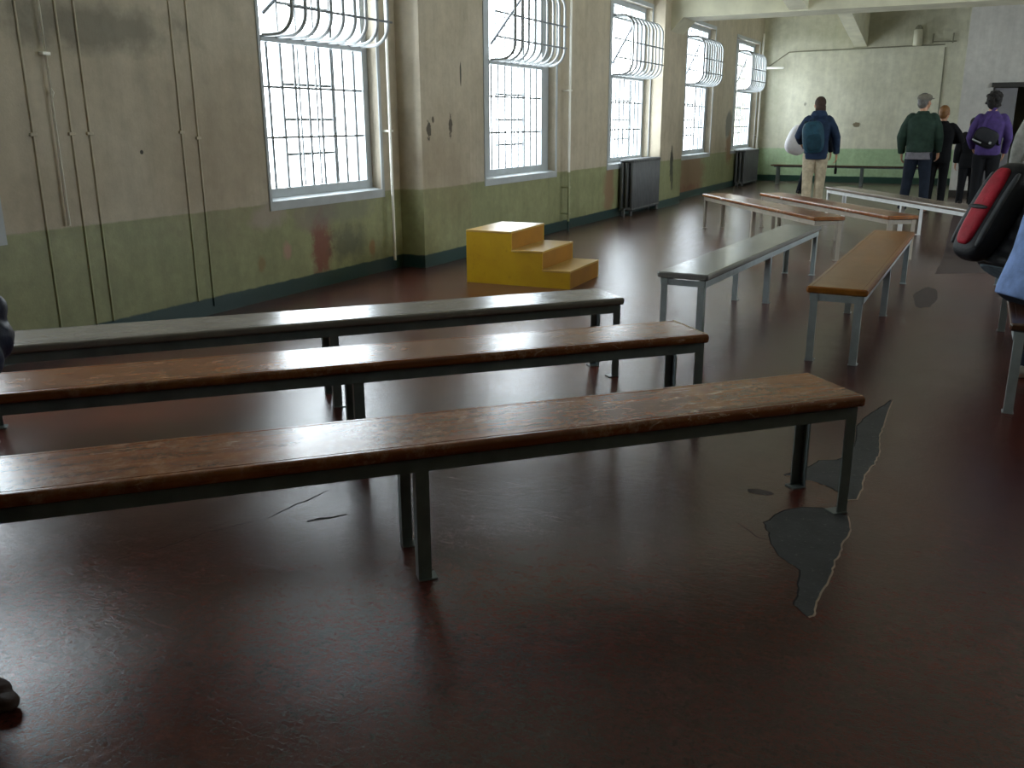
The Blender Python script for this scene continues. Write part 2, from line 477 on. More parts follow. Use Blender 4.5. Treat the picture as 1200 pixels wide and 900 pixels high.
    for z in (.19, .43):
        bm = NB(); tube(bm, [(dep + .002, -w / 2 - .02, z), (dep + .002, w / 2 + .04, z)], .010, 8); obj('cross_rod', bm, M['rod'], gd, True)
    # short bars of the top light
    for k in range(8):
        y = -w / 2 + w * (k + .5) / 8
        bm = NB(); box(bm, -.03, -.018, y - .009, y + .009, .83, .965); obj('short_bar', bm, M['bars'], gd)
    pl = bpy.data.lights.new('window_portal', 'AREA'); pl.shape = 'RECTANGLE'
    pl.size = 2.25; pl.size_y = g1 - g0 + .05
    pl.cycles.is_portal = True
    po = bpy.data.objects.new('window_portal', pl); C.objects.link(po)
    po.location = (xf - .16, (g0 + g1) / 2, (zb + zt) / 2)
    po.rotation_euler = Matrix(((0, 0, -1), (0, 1, 0), (1, 0, 0))).to_euler()   # emits along +X
    
for i, (a, b) in enumerate(FILL_WINS):  # frames and panes of the added fill windows on the unseen side
    bm = NB(); x = XR + .12
    for (y0, y1, z0, z1) in ((a, a + .07, .9, 3.2), (b - .07, b, .9, 3.2), (a + .07, b - .07, .9, .97), (a + .07, b - .07, 3.13, 3.2), (a + .07, b - .07, 2.0, 2.05), ((a+b)/2 - .02, (a+b)/2 + .02, .97, 3.13)):
        box(bm, x, x + .06, y0, y1, z0, z1)
    win = struct(obj('window_%d' % (i + 7), bm, M['frame']))
    bm = NB(); box(bm, x + .027, x + .033, a + .06, b - .06, .96, 3.14); obj('pane', bm, M['glass'], win)
    pl = bpy.data.lights.new('window_portal', 'AREA'); pl.shape = 'RECTANGLE'; pl.size = 2.3; pl.size_y = b - a
    pl.cycles.is_portal = True
    po = bpy.data.objects.new('window_portal', pl); C.objects.link(po)
    po.location = (XR + .25, (a + b) / 2, 2.05); po.rotation_euler = Matrix(((0, 0, 1), (0, 1, 0), (-1, 0, 0))).to_euler()   # emits along -X

# ------------------------------------------------------------------ floor marks
def flat(name, pts, h, mat, parent, z=0.0):
    bm = NB()
    vs = [bm.verts.new((x, y, z + h)) for x, y in pts]; lo = [bm.verts.new((x, y, z - .01)) for x, y in pts]
    bm.faces.new(vs); n = len(vs)
    for i in range(n): bm.faces.new((lo[i], lo[(i+1) % n], vs[(i+1) % n], vs[i]))
    bmesh.ops.triangulate(bm, faces=[f for f in bm.faces if len(f.verts) > 4])
    return obj(name, bm, mat, parent)
def jag(pts, amp=.008, n=5):
    out = []
    for i, p in enumerate(pts):
        q = pts[(i+1) % len(pts)]
        for k in range(n):
            t = k / n
            x, y = p[0] + (q[0]-p[0]) * t, p[1] + (q[1]-p[1]) * t
            j = mnoise.noise_vector(Vector((x * 31, y * 31, 1.7)))
            out.append((x + j.x * amp, y + j.y * amp))
    return out
PA = [(-.524,3.025),(-.477,3.171),(-.426,3.225),(-.349,3.254),(-.309,3.212),(-.266,3.228),(-.245,3.10),(-.256,2.98),(-.253,2.936),(-.262,2.818),(-.258,2.715),(-.271,2.6),(-.269,2.508),(-.265,2.456),(-.277,2.442),(-.298,2.466),(-.325,2.489),(-.327,2.562),(-.346,2.724),(-.387,2.757),(-.432,2.802),(-.466,2.878),(-.499,2.973)]
PB = [(-.543,3.526),(-.476,3.628),(-.444,3.751),(-.376,3.792),(-.346,3.875),(-.331,4.041),(-.353,4.289),(-.337,4.437),(-.271,4.697),(-.245,4.817),(-.252,4.339),(-.248,4.165),(-.23,3.951),(-.238,3.816),(-.255,3.667),(-.252,3.537),(-.256,3.396),(-.289,3.371),(-.323,3.439),(-.371,3.478),(-.44,3.509)]
def grow(pts, d):
    cx = sum(p[0] for p in pts) / len(pts); cy = sum(p[1] for p in pts) / len(pts)
    out = []
    n = len(pts)
    for i, p in enumerate(pts):
        a, b = Vector(pts[i-1]), Vector(pts[(i+1) % n])
        t = (b - a).normalized(); nn = Vector((-t.y, t.x))
        out.append((p[0] + nn.x * d, p[1] + nn.y * d))
    return out
for P in (PA, PB):
    J = jag(P)
    flat('chipped_edge', [(x + .006, y - .003) for x, y in J], .0008, M['patch_rim'], floor)  # pale copy shifted sideways: chipped rim with its lit side painted
    flat('edge_shade', [(x - .006, y + .005) for x, y in J], .0007, M['crack'], floor)  # dark shifted copy paints the shade along the chipped rim
    flat('bare_patch', J, .0014, M['patch'], floor)
flat('dark_repair', jag([(-.24,15.3),(.9,15.5),(.9,9.55),(.26,9.5),(-.235,9.25),(-.215,10.0)], .02), .0008, M['patch_dark'], floor)
def blob(cx, cy, rx, ry, n=26, seed=0):
    return [(cx + rx * math.cos(2*PI*k/n) * (1 + .25 * mnoise.noise(Vector((k * .6, seed, .3)))),
             cy + ry * math.sin(2*PI*k/n) * (1 + .25 * mnoise.noise(Vector((k * .6, seed, 9.3))))) for k in range(n)]
flat('dark_repair', blob(-.245, 7.95, .085, .50, seed=2), .0008, M['patch_dark'], floor)
flat('dark_repair', blob(-.595, 3.305, .05, .028, seed=5), .0007, M['patch_dark'], floor)
def crack(pts, w):
    P = smoothpath([(x, y, 0) for x, y in pts], 8)
    L, Rr = [], []
    for i, p in enumerate(P):
        t = (P[min(i+1, len(P)-1)] - P[max(i-1, 0)]).normalized()
        n = Vector((-t.y, t.x, 0)); f = w * (math.sin(PI * (i + .5) / len(P)) * .8 + .2) * (1 + .8 * mnoise.noise(p * 40))
        j = mnoise.noise_vector(p * 25) * .008
        L.append((p.x + n.x * f + j.x, p.y + n.y * f + j.y)); Rr.append((p.x - n.x * f + j.x, p.y - n.y * f + j.y))
    bm = NB()
    a = [bm.verts.new((x, y, .0009)) for x, y in L]; b = [bm.verts.new((x, y, .0009)) for x, y in Rr]
    for i in range(len(a) - 1): bm.faces.new((a[i], a[i+1], b[i+1], b[i]))
    obj('crack', bm, M['crack'], floor)
crack([(-2.14,2.28),(-2.13,2.40),(-2.11,2.50),(-2.10,2.58)], .0030)
crack([(-1.99,2.315),(-1.96,2.36),(-1.93,2.385),(-1.905,2.43)], .0075)
crack([(-2.4,1.75),(-2.3,1.95),(-2.25,2.1),(-2.14,2.28)], .0012)
crack([(-2.15,2.68),(-2.12,2.72),(-2.07,2.76)], .004)
crack([(-.62,3.0),(-.5,2.9),(-.42,2.95)], .0010)

# ------------------------------------------------------------------ benches
W_ = {}
W_['brown'] = wood('worn brown bench top', '5a2a0e', '86471a', '9a5c28', .8, .30, 'd6bfa0', .65)
W_['brown2'] = wood('scuffed brown bench top', '552a10', '82491d', '95602c', .6, .28, 'd6bfa0', .65)
W_['orange'] = wood('orange brown bench top', '6a3a10', '92581a', '9a6426', .2, .36, 'c8a878', .5)
W_['grey'] = wood('grey painted bench top', '6c6c69', '757572', '7c7c78', .05, .30, 'b5b0a4')
W_['grey2'] = wood('grey brown painted bench top', '66625c', '75716a', '7f7a70', .3, .30, 'b5b0a4')
W_['pale'] = wood('pale worn bench top', '6a5e54', '7d7066', '8a7c70', .15, .34, 'a89c8c')
W_['dark'] = wood('dark bench top', '3a241a', '523222', '5f3d2a', .08, .35)
for m in W_.values(): pass
def bench(label, cx, cy, ang, L, W, woodm, steel, zt=.45, th=.040, pairs=None, nosing=True, group='long benches in the room', apron=.045):
    t = thing('bench', label, 'bench', (cx, cy, 0), ang, group)
    # seat: slab with a rounded nose all round and a shallow groove along each long edge
    bm = NB()
    prof = []
    r = .014
    hw = W / 2
    def half(sgn):
        pts = []
        for q in range(5):
            a = -PI/2 + PI/2 * q / 4
            pts.append((sgn * (hw - r + r * math.cos(a)), zt - th + r + r * math.sin(a)))
        for q in range(5):
            a = PI/2 * q / 4
            pts.append((sgn * (hw - r + r * math.cos(a)), zt - r + r * math.sin(a)))
        if nosing: pts += [(sgn * (hw - .026), zt), (sgn * (hw - .027), zt - .002), (sgn * (hw - .030), zt - .002), (sgn * (hw - .031), zt)]
        return pts
    prof = half(1) + half(-1)[::-1]
    hl = L / 2
    rings = []
    for (x, k) in ((-hl, .010), (-hl + .010, 0), (hl - .010, 0), (hl, .010)):
        rings.append([Vector((x, y * (1 - k / hw), zt - th/2 + (z - zt + th/2) * (1 - k * 2 / th * .8))) for y, z in prof])
    loft(bm, rings)
    obj('seat', bm, woodm, t)
    # angle-iron frame
    ins = .020; za = zt - th; tk = .006
    bm = NB()
    x1, y1 = hl - ins, hw - ins
    for s in (-1, 1):
        box(bm, -x1, x1, s*y1 - (tk if s > 0 else 0), s*y1 + (0 if s > 0 else tk), za - apron, za)
        box(bm, -x1, x1, min(s*y1, s*(y1-.04)), max(s*y1, s*(y1-.04)), za - tk, za - .0005)
        xx = s * x1
        box(bm, min(xx, xx - s*tk), max(xx, xx - s*tk), -y1 + tk, y1 - tk, za - apron, za - tk)
    obj('seat_frame', bm, steel, t)
    ww = .042
    for px in (pairs or (-x1 + .016, 0, x1 - .016)):
        for s in (-1, 1):
            e = 1 if px > 0 else -1
            if abs(px) < .1: e = -1
            bm = NB()
            xo = px + e * ww / 2                     # outer corner of the angle
            yo = s * (y1 - tk - .0005)
            zl = za - tk - .001
            box(bm, min(xo, xo - e*ww), max(xo, xo - e*ww), min(yo, yo - s*tk), max(yo, yo - s*tk), .004, zl)
            box(bm, min(xo, xo - e*tk), max(xo, xo - e*tk), min(yo - s*tk, yo - s*ww), max(yo - s*tk, yo - s*ww), .004, zl)
            lg = obj('leg', bm, steel, t)
            bm = NB(); box(bm, xo - e*.030 - .030, xo - e*.030 + .030, yo - s*.02 - .026, yo - s*.02 + .026, 0.0, .005)
            obj('foot_plate', bm, steel, lg)
    return t
g3 = 'long benches in the room'
L0, W0 = 3.176, .340
bench('scratched brown bench with the navy-jacketed person sitting at its end', -1.485, 2.241, .788, L0, W0, W_['brown'], M['steel'])
chip = bench('brown bench with chipped pale end, between the scratched bench and the grey-topped one', -2.226, 2.942, .786, L0, W0, W_['brown2'], M['steel'])
M['chip'] = paint('bare chipped wood', 'd8c6a4', .6, .15)
bm = NB()
cp = [(-.170, .002), (-.10, .005), (-.03, .004), (.03, .012), (.06, .006), (.11, .020), (.16, .004)]
top = [bm.verts.new((L0/2 - .010 - d, y, .4507)) for y, d in cp]; bot = [bm.verts.new((L0/2 - .0095, y, .4507)) for y, d in cp]
for i in range(len(cp) - 1): bm.faces.new((top[i], top[i+1], bot[i+1], bot[i]))
obj('chipped_edge', bm, M['chip'], chip)['label'] = 'pale chipped edge'
bench('grey-topped bench running in front of the yellow steps', -2.829, 3.561, .829, L0, W0, W_['grey2'], M['steel'])
bench('plain grey bench lying lengthwise beside the orange-brown bench', -1.483, 7.143, 1.503, L0, W0, W_['grey'], M['steel_lit_pale'], nosing=False)
bench('orange-brown bench lying lengthwise beside the plain grey bench', -.611, 7.008, 1.554, L0, W0, W_['orange'], M['steel_lit_pale'])
bench('brown slanting bench just behind the end of the plain grey bench', -2.181, 10.90, 2.189, L0, W0, W_['brown2'], M['steel_lit_tan'])
bench('brown slanting bench standing in front of the woman in beige trousers', -1.520, 11.322, 2.186, L0, W0, W_['brown'], M['steel_lit_tan'])
a8 = 2.131; L8 = 4.31
cx8 = -1.960 + math.cos(a8) * -(L8/2) + math.sin(a8) * (-.17) * -1; cy8 = 14.105 + math.sin(a8) * -(L8/2) - math.cos(a8) * (-.17) * -1
bench('very long bench with a brightly lit steel frame in front of the green-jacketed man', cx8, cy8, a8, L8, W0, W_['pale'], M['steel_lit_white'])
bench('dark bench by the dark aisle with two people sitting on it', .41, 6.83, PI/2, 4.06, .36, W_['dark'], M['steel_lit_pale'], group='long benches in the room')
# narrow bench along the far wall
t = thing('bench', 'thin dark-topped bench on grey legs against the green band of the far wall', 'bench', (-2.35, 21.55, 0))
bm = NB(); box(bm, -1.85, 1.80, -.15, .15, .405, .43); obj('seat', bm, W_['dark'], t, bevel=.006)
bm = NB(); box(bm, -1.78, 1.74, -.12, -.10, .375, .404); box(bm, -1.78, 1.74, .10, .12, .375, .404); obj('seat_frame', bm, M['steel'], t)
for px in (-1.70, .10, 1.66):
    for s in (-1, 1):
        bm = NB(); box(bm, px - .03, px + .03, s*.07 - .03, s*.07 + .03, 0, .404); obj('leg', bm, M['steel'], t, bevel=.004)

# ------------------------------------------------------------------ yellow steps
def ymat(name, a, b, rough=.45):
    t = NT(name)
    c = t.mix(t.rng(t.noise(3.5, 5, .6), .35, .7), lin(a), lin(b))
    c = t.mix(t.rng(t.noise(11, 6, .7), .58, .75, 0, .45), c, lin('8a5e12'))
    t.bump(t.noise(40, 4), .06, .004)
    return t.base(c, rough)
M['yel'] = ymat('yellow painted plywood', 'c9a10a', 'b98f08')
M['yel2'] = ymat('worn shaded yellow risers', 'a8741a', '96651a')  # the steps' yellow darkened: shade on the risers is in the colour
M['yel3'] = ymat('worn yellow treads', 'c9a55a', 'b08a3a', .3)
ob = thing('step_block', 'yellow painted wooden three-step block standing by the window wall', 'steps', (-3.49, 7.37, 0), .045)
X0, X1, X2, X3, YH = -.49, -.055, .235, .49, .375
H1, H2, H3 = .465, .310, .155
for s in (-1, 1):
    bm = NB()
    y = s * YH - (0 if s < 0 else .018)
    prism(bm, [(X0, y, 0), (X3, y, 0), (X3, y, H3 - .018), (X2, y, H3 - .018), (X2, y, H2 - .018), (X1, y, H2 - .018), (X1, y, H1 - .018), (X0, y, H1 - .018)], (0, .018, 0))
    obj('side_panel', bm, M['yel'], ob)
for (a, b, h) in ((X0, X1, H1), (X1, X2, H2), (X2, X3, H3)):
    bm = NB(); box(bm, a, b + .004, -YH - .003, YH + .003, h - .018, h); obj('tread', bm, M['yel3'], ob, bevel=.003)
for (x, z0, z1) in ((X1, H2, H1 - .018), (X2, H3, H2 - .018), (X3, 0, H3 - .018)):
    bm = NB(); box(bm, x - .018, x, -YH + .018, YH - .018, z0, z1); obj('riser', bm, M['yel2'], ob)
bm = NB(); box(bm, X0, X0 + .018, -YH + .018, YH - .018, 0, H1 - .018); obj('back_panel', bm, M['yel'], ob)

# ------------------------------------------------------------------ radiators
def radiator(label, y0, y1, z0, z1, xb, xf, n):
    t = thing('radiator', label, 'radiator', (xb, (y0 + y1) / 2, 0), 0, 'cast iron radiators')
    w = (y1 - y0) / n; D = xf - xb
    for k in range(n):
        y = -(y1 - y0) / 2 + w * (k + .5)
        bm = NB()
        # three columns joined by top and bottom header loops
        for q in range(3):
            x = .03 + (D - .06) * q / 2
            rings = []
            for z, f in ((z0 + .02, .6), (z0 + .05, 1), (z1 - .05, 1), (z1 - .02, .6)):
                rings.append([Vector((x + .030 * f * math.cos(2*PI*j/10), y + w * .48 * f * math.sin(2*PI*j/10), z)) for j in range(10)])
            loft(bm, rings)
        for z in (z0 + .035, z1 - .03):
            b0 = z - .028; b1 = z + .028
            rings = []
            for x, f in ((.0, .55), (.015, 1), (D - .015, 1), (D, .55)):
                rings.append([Vector((x, y + w * .49 * f * math.cos(2*PI*j/10), z + .030 * f * math.sin(2*PI*j/10))) for j in range(10)])
            loft(bm, rings)
        obj('section', bm, M['radiator'], t, True)
    for s in (-1, 1):
        y = s * ((y1 - y0) / 2 - w / 2)
        for x in (.04, D - .04):
            bm = NB(); tube(bm, [(x, y, z0 + .02), (x, y, .012)], [.022, .028], 8, False); obj('leg', bm, M['radiator'], t, True)
    bm = NB(); tube(bm, [(D/2, -(y1-y0)/2 + .01, z0 + .04), (D/2, -(y1-y0)/2 - .08, z0 + .04), (D/2, -(y1-y0)/2 - .08, 0)], .015, 8, False); obj('supply_pipe', bm, M['radiator'], t, True)
radiator('larger grey column radiator, standing beside the long black hole in the wall', 13.06, 14.36, .07, .835, -4.77, -4.55, 22)
radiator('smaller grey column radiator under the corner window', 20.35, 21.75, .04, .77, -4.77, -4.55, 22)

# ------------------------------------------------------------------ pipes on the walls
def pipe(label, y, x, z0, z1, r, mat, kinks=(), name='wall_pipe'):
    pts = [(x, y, z0)]
    for (z, dy) in kinks: pts += [(x, y + dy, z)]
    pts.append((x, y, z1))
    t = thing(name, label, 'pipe', (0, 0, 0), 0, 'thin pipes down the window wall')
    bm = NB(); tube(bm, pts, r, 10, False); obj('tube', bm, mat, t, True)
    for z in (z0 + .3 * (z1 - z0), z0 + .75 * (z1 - z0)):
        bm = NB(); box(bm, x - (.10 if r > .012 else .028), x + r + .003, y - r - .016, y + r + .016, z - .010, z + .010); obj('clip', bm, mat, t, bevel=.003)
    return t
pipe('pale thin pipe with a joint, running down to the green band between two brown pipes', 3.78, -4.955, .77, ZC, .010, M['pipe_light'], ((1.58, 0), (1.55, .012), (1.52, 0)))
pipe('thin wall-coloured pipe furthest along the wall toward the seated navy jacket', 3.64, -4.975, .12, ZC, .0065, M['pipe_wall'])
pipe('thin wall-coloured pipe just beyond the pale jointed pipe', 3.90, -4.975, .12, ZC, .0065, M['pipe_wall'])
pipe('thin wall-coloured pipe standing alone to the window side of the pale jointed pipe', 4.03, -4.975, .12, ZC, .0065, M['pipe_wall'])
pipe('wall-coloured pipe, the outer of a close pair, farther from the red-stained window', 4.78, -4.975, .12, ZC, .0065, M['pipe_wall'])
pipe('wall-coloured pipe, the inner of a close pair, nearer the red-stained window', 4.93, -4.975, .06, ZC, .0065, M['pipe_wall'])
pipe('white pipe beside the window with the red stain below it', 7.24, -4.905, .10, ZC, .014, M['pipe_light'])
pipe('white pipe standing alone between the steps window and the radiator window', 10.98, -4.70, .75, ZC, .016, M['pipe_light'])
pipe('olive lower pipe continuing the lone white pipe down to the floor', 10.98, -4.70, 0, .745, .016, M['pipe_wall'])
pipe('pale pipe in the far corner beside the last window', 22.33, -4.745, .10, 3.3, .022, M['pipe_light'])
# far wall fittings
def conduit(label, pts, r, mat=None):
    bm = NB(); tube(bm, pts, r, 8); return tag(obj('conduit', bm, mat or M['pipe_far'], None, True), label, 'conduit')
conduit('long thin conduit running level across the upper far wall', [(-4.64, YF - .012, 2.60), (-4.20, YF - .012, 2.90), (-.95, YF - .012, 2.945)], .012)
conduit('thin dark conduit dropping down the far wall from below the pronged bracket', [(-.93, YF - .012, 2.88), (-.905, YF - .012, .80)], .013)
conduit('short pale rod sticking out at the corner window guard', [(-4.80, 22.36, 2.56), (-4.27, 22.36, 2.55)], .028, M['pipe_light'])
t = thing('pronged_bracket', 'dark two-pronged bracket high on the far wall', 'bracket', (-.97, YF, 3.03))
bm = NB(); box(bm, -.24, .24, -.04, -.001, -.04, -.015); obj('rail', bm, M['pipe_far'], t, bevel=.004)
for x in (-.22, .17):
    bm = NB(); tube(bm, [(x, -.03, -.05), (x, -.03, .13)], .014, 8); obj('prong', bm, M['pipe_far'], t, True)
t = thing('wall_lamp', 'pale cylinder lamp with a dark cap high on the far wall', 'lamp', (-1.49, YF, 3.12))
M['lamp'] = paint('pale lamp shade', 'c3c0a8', .5, .06); 
bm = NB(); loft(bm, [[Vector((r*math.cos(2*PI*j/20), -.11 + r*math.sin(2*PI*j/20), z)) for j in range(20)] for z, r in ((-.19,.085),(-.18,.095),(.12,.095),(.14,.085))]); obj('shade', bm, M['lamp'], t, True)
bm = NB(); loft(bm, [[Vector((r*math.cos(2*PI*j/20), -.11 + r*math.sin(2*PI*j/20), z)) for j in range(20)] for z, r in ((.135,.075),(.18,.07),(.23,.03))]); obj('cap', bm, M['pipe_far'], t, True)
bm = NB(); box(bm, -.03, .03, -.05, -.001, -.05, .1); obj('back_plate', bm, M['pipe_far'], t)

# ------------------------------------------------------------------ people
M['skin'] = paint('skin', 'b98a6e', .5, .08, 12, .03)
M['eye'] = paint('eye', '2a2018', .2, .05, 10, 0)
def V(*a): return Vector(a)
def head_shapes(bm, c, k, rot):
    e = lambda off, r, **kw: ellips(bm, c + rot @ (V(*off) * k), [q * k for q in r], rot, **kw)
    e((0, -.012, .012), (.076, .096, .104))
    e((0, .030, -.050), (.060, .066, .066)); e((0, .062, -.092), (.030, .028, .022))
    e((0, .083, .022), (.050, .018, .014), n=12, m=8)             # brow
    e((0, .098, -.022), (.013, .020, .024), n=10, m=8); e((0, .092, .000), (.009, .016, .026), n=10, m=8)
    e((0, .086, -.060), (.026, .012, .007), n=10, m=6); e((0, .084, -.071), (.023, .012, .008), n=10, m=6)
    for s in (-1, 1):
        e((s*.079, -.008, -.018), (.010, .022, .032), n=10, m=8)
        e((s*.042, .058, -.030), (.022, .024, .026), n=10, m=8)   # cheek
def hand_shapes(bm, w, d, nrm, k, curl=.5, side=1):
    """palm, four bent fingers of unequal length and a thumb from the palm's side"""
    d = d.normalized(); nrm = (nrm - d * nrm.dot(d)).normalized(); s = d.cross(nrm) * side
    L = .092 * k
    rings = []
    for f, hw, hd in ((-.02, .024, .020), (.2, .033, .017), (.6, .041, .015), (1.0, .041, .012)):
        rings.append((w + d * L * f, hw * k, hd * k))
    eloft(bm, rings, s, n=16)
    for off, ln in ((-.031, .066), (-.0105, .076), (.0105, .082), (.031, .072)):
        b = w + d * L * .93 + s * off * k; dd = (d + s * off * 4).normalized(); pts = [b]
        a = curl * .5
        for q, fr in enumerate((.45, .32, .23)):
            pts.append(pts[-1] + (dd * math.cos(a) + nrm * math.sin(a)) * ln * fr * k); a += curl * .8
        tube(bm, pts, [.0092*k, .0086*k, .0080*k, .0066*k], 8)
    tb = w + d * L * .22 + s * .030 * k
    p1 = tb + (s * .62 + d * .70 + nrm * .25).normalized() * .040 * k
    p2 = p1 + (s * .25 + d * .90 + nrm * .35).normalized() * .030 * k
    tube(bm, [tb - s * .012 * k, p1, p2], [.013*k, .0105*k, .008*k], 8)

def stand_pose(H):
    J = {}
    for s, n in ((-1, 'L'), (1, 'R')):
        J['sh' + n] = V(s*.102, -.005, .795) * H; J['el' + n] = V(s*.138, -.012, .632) * H; J['wr' + n] = V(s*.145, .020, .492) * H
        J['hip' + n] = V(s*.050, 0, .505) * H; J['kn' + n] = V(s*.056, .012, .280) * H; J['an' + n] = V(s*.060, -.012, .045) * H
        J['toe' + n] = V(s*.14, 1, 0)
    J['pel'] = V(0, 0, .525) * H; J['waist'] = V(0, .004, .61) * H; J['chest'] = V(0, -.004, .735) * H
    J['base'] = V(0, -.006, .825) * H; J['neck'] = V(0, .000, .865) * H; J['head'] = V(0, .010, .932) * H
    return J
def sit_pose(H, seat=.45, lean=0.0, tuck=0.0):
    """seated facing +Y, hips over the origin"""
    J = {}; z0 = seat + .085
    up = V(0, math.sin(lean), math.cos(lean))
    J['pel'] = V(0, 0, z0)
    for n, q in (('waist', .10), ('chest', .225), ('base', .315), ('neck', .352), ('head', .42)):
        J[n] = J['pel'] + up * q * H
    for s, n in ((-1, 'L'), (1, 'R')):
        J['sh' + n] = J['pel'] + up * .300 * H + V(s*.108*H, 0, 0)
        J['el' + n] = J['sh' + n] + V(s*.035*H, .045*H, -.165*H)
        J['wr' + n] = J['el' + n] + V(-s*.03*H, .135*H, -.045*H)
        J['hip' + n] = V(s*.052*H, .01, z0 - .01)
        J['kn' + n] = V(s*.075*H, .245*H, z0 + .0)
        J['an' + n] = V(s*.075*H, .245*H - tuck, .075)
        J['toe' + n] = V(s*.15, 1, 0)
    return J

def person(label, loc, rz, H, J, jacket, trousers, shoes, hair, hem=.46, fat=1.0, collar=.035, puff=0, sleeve=True,
           hairlen=0, yaw=0.0, tilt=0.0, sx=.115, seated=False, curls=(.5, .5), legw=1.0, hair_big=1.0, nrmL=None, nrmR=None, vox=.0055):
    k = H / 1.75
    bm = NB()
    rot = Matrix.Rotation(yaw, 3, 'Z') @ Matrix.Rotation(-tilt, 3, 'X')
    head_shapes(bm, J['head'], k, rot)
    tube(bm, [J['base'] - V(0, 0, .03*k), J['neck'], J['head'] + V(0, -.01*k, -.03*k)], [.060*k, .055*k, .054*k], 14)
    spine = [J['pel'], J['waist'], J['chest'], J['base']]
    up = (J['base'] - J['pel']).normalized()
    lat = (J['shR'] - J['shL']).normalized()
    eloft(bm, [(J['pel'] - up*.06*k, .125*k, .095*k), (J['pel'], .150*k, .105*k), (J['waist'], .130*k, .095*k), (J['chest'], .155*k, .108*k),
               (J['base'] - up*.03*k, .13*k, .085*k), (J['base'] + up*.02*k, .06*k, .055*k)], lat)
    for n in 'LR':
        s = -1 if n == 'L' else 1
        tube(bm, [J['sh'+n], J['el'+n], J['wr'+n]], [.042*k, .036*k, .027*k], 12)
        d = J['wr'+n] - J['el'+n]
        nr = (nrmL if n == 'L' else nrmR) or V(-s, .3, 0)
        hand_shapes(bm, J['wr'+n] + d.normalized() * .01, d, nr, k, curls[0 if n == 'L' else 1], s)
        tube(bm, [J['hip'+n], J['kn'+n], J['an'+n]], [.080*k, .052*k, .036*k], 12)
        ty = J['toe'+n].normalized()
        tube(bm, [J['an'+n] - ty*.03*k - V(0,0,.02*k), J['an'+n] + ty*.12*k - V(0,0,.03*k)], [.030*k, .026*k], 10)
    body = fuse('person', bm, M['skin'], None, vox, 2)
    body.location = loc; body.rotation_euler = (0, 0, rz)
    tag(body, label, 'person')
    for s in (-1, 1):
        b = NB(); ellips(b, J['head'] + rot @ (V(s*.030, .077, .000) * k), (.012*k, .010*k, .008*k), rot, 10, 8); obj('eye', b, M['eye'], body, True)
    # jacket --------------------------------------------------------
    bm = NB()
    f = fat * k
    def rip(i): return 1.0
    hemz = J['pel'] + up * (hem - .525) * H if not seated else J['pel'] - up * .07 * k
    secs = [(hemz, .165*f, .130*f), (hemz + up*.05*k, .172*f, .135*f)]
    if not seated: secs += [(J['pel'] + up*.02, .170*f, .135*f)]
    secs += [(J['waist'], .165*f, .130*f), (J['chest'] - up*.03*k, .185*f, .140*f), (J['chest'] + up*.06*k, .190*f, .132*f),
             (J['base'] - up*.060*k, .178*f, .115*f), (J['base'] - up*.020*k, .140*f, .100*f), (J['base'] + up*.015*k, .098*k, .085*k), (J['base'] + up*collar*k + up*.02*k, .074*k, .074*k)]
    if puff:
        # resample and add the quilted rolls
        fine = []
        for a, b in zip(secs[:-1], secs[1:]):
            L = (b[0] - a[0]).length; m = max(2, int(L / (puff / 7)))
            for q in range(m):
                t = q / m; fine.append((a[0].lerp(b[0], t), a[1] + (b[1]-a[1])*t, a[2] + (b[2]-a[2])*t))
        fine.append(secs[-1])
        out = []; dist = 0
        for i, c in enumerate(fine):
            if i: dist += (c[0] - fine[i-1][0]).length
            w = abs(math.sin(PI * dist / puff)) ** .6
            out.append((c[0], c[1] - .012 + .018 * w, c[2] - .012 + .018 * w))
        secs = out
    eloft(bm, secs, lat, 28)
    for n in 'LR':
        s = -1 if n == 'L' else 1
        P = [J['sh'+n] - lat * s * .03, J['sh'+n].lerp(J['el'+n], .5), J['el'+n], J['el'+n].lerp(J['wr'+n], .5), J['wr'+n]]
        Rr = [.076*f, .070*f, .062*f, .055*f, .046*f]
        if puff:
            Pn, Rn, dist = [], [], 0
            for a in range(4):
                m = max(3, int((P[a+1]-P[a]).length / (puff / 7)))
                for q in range(m): Pn.append(P[a].lerp(P[a+1], q/m)); Rn.append(Rr[a] + (Rr[a+1]-Rr[a])*q/m)
            Pn.append(P[-1]); Rn.append(Rr[-1])
            for i in range(len(Pn)):
                if i: dist += (Pn[i]-Pn[i-1]).length
                Rn[i] += -.016 + .024 * abs(math.sin(PI*dist/puff)) ** .6
            P, Rr = Pn, Rn
        tube(bm, P, Rr, 14, 'start')
    fuse('jacket', bm, jacket, body, .009, 2 if puff else 4)
    # trousers --------------------------------------------------------
    bm = NB(); lw = legw * k; pw = min(legw, fat) * k
    if seated:
        eloft(bm, [(J['pel'] - V(0, .05, .075)*k, .150*pw, .10*pw), (J['pel'] + up*.02, .165*pw, .125*pw), (J['pel'] + up*.10, .155*pw, .115*pw)], lat)
    else:
        eloft(bm, [(J['pel'] - up*.085*k, .152*pw, .108*pw), (J['pel'] - up*.02, .160*pw, .120*pw), (J['pel'] + up*.10, .145*pw, .105*pw)], lat)
    for n in 'LR':
        kn, an, hp = J['kn'+n], J['an'+n], J['hip'+n]
        tube(bm, [hp, hp.lerp(kn, .5), kn, kn.lerp(an, .5), an + V(0, 0, -.032*k)], [.094*lw, .082*lw, .068*lw, .062*lw, .058*lw], 14, False)
    fuse('trousers', bm, trousers, body, .010, 4)
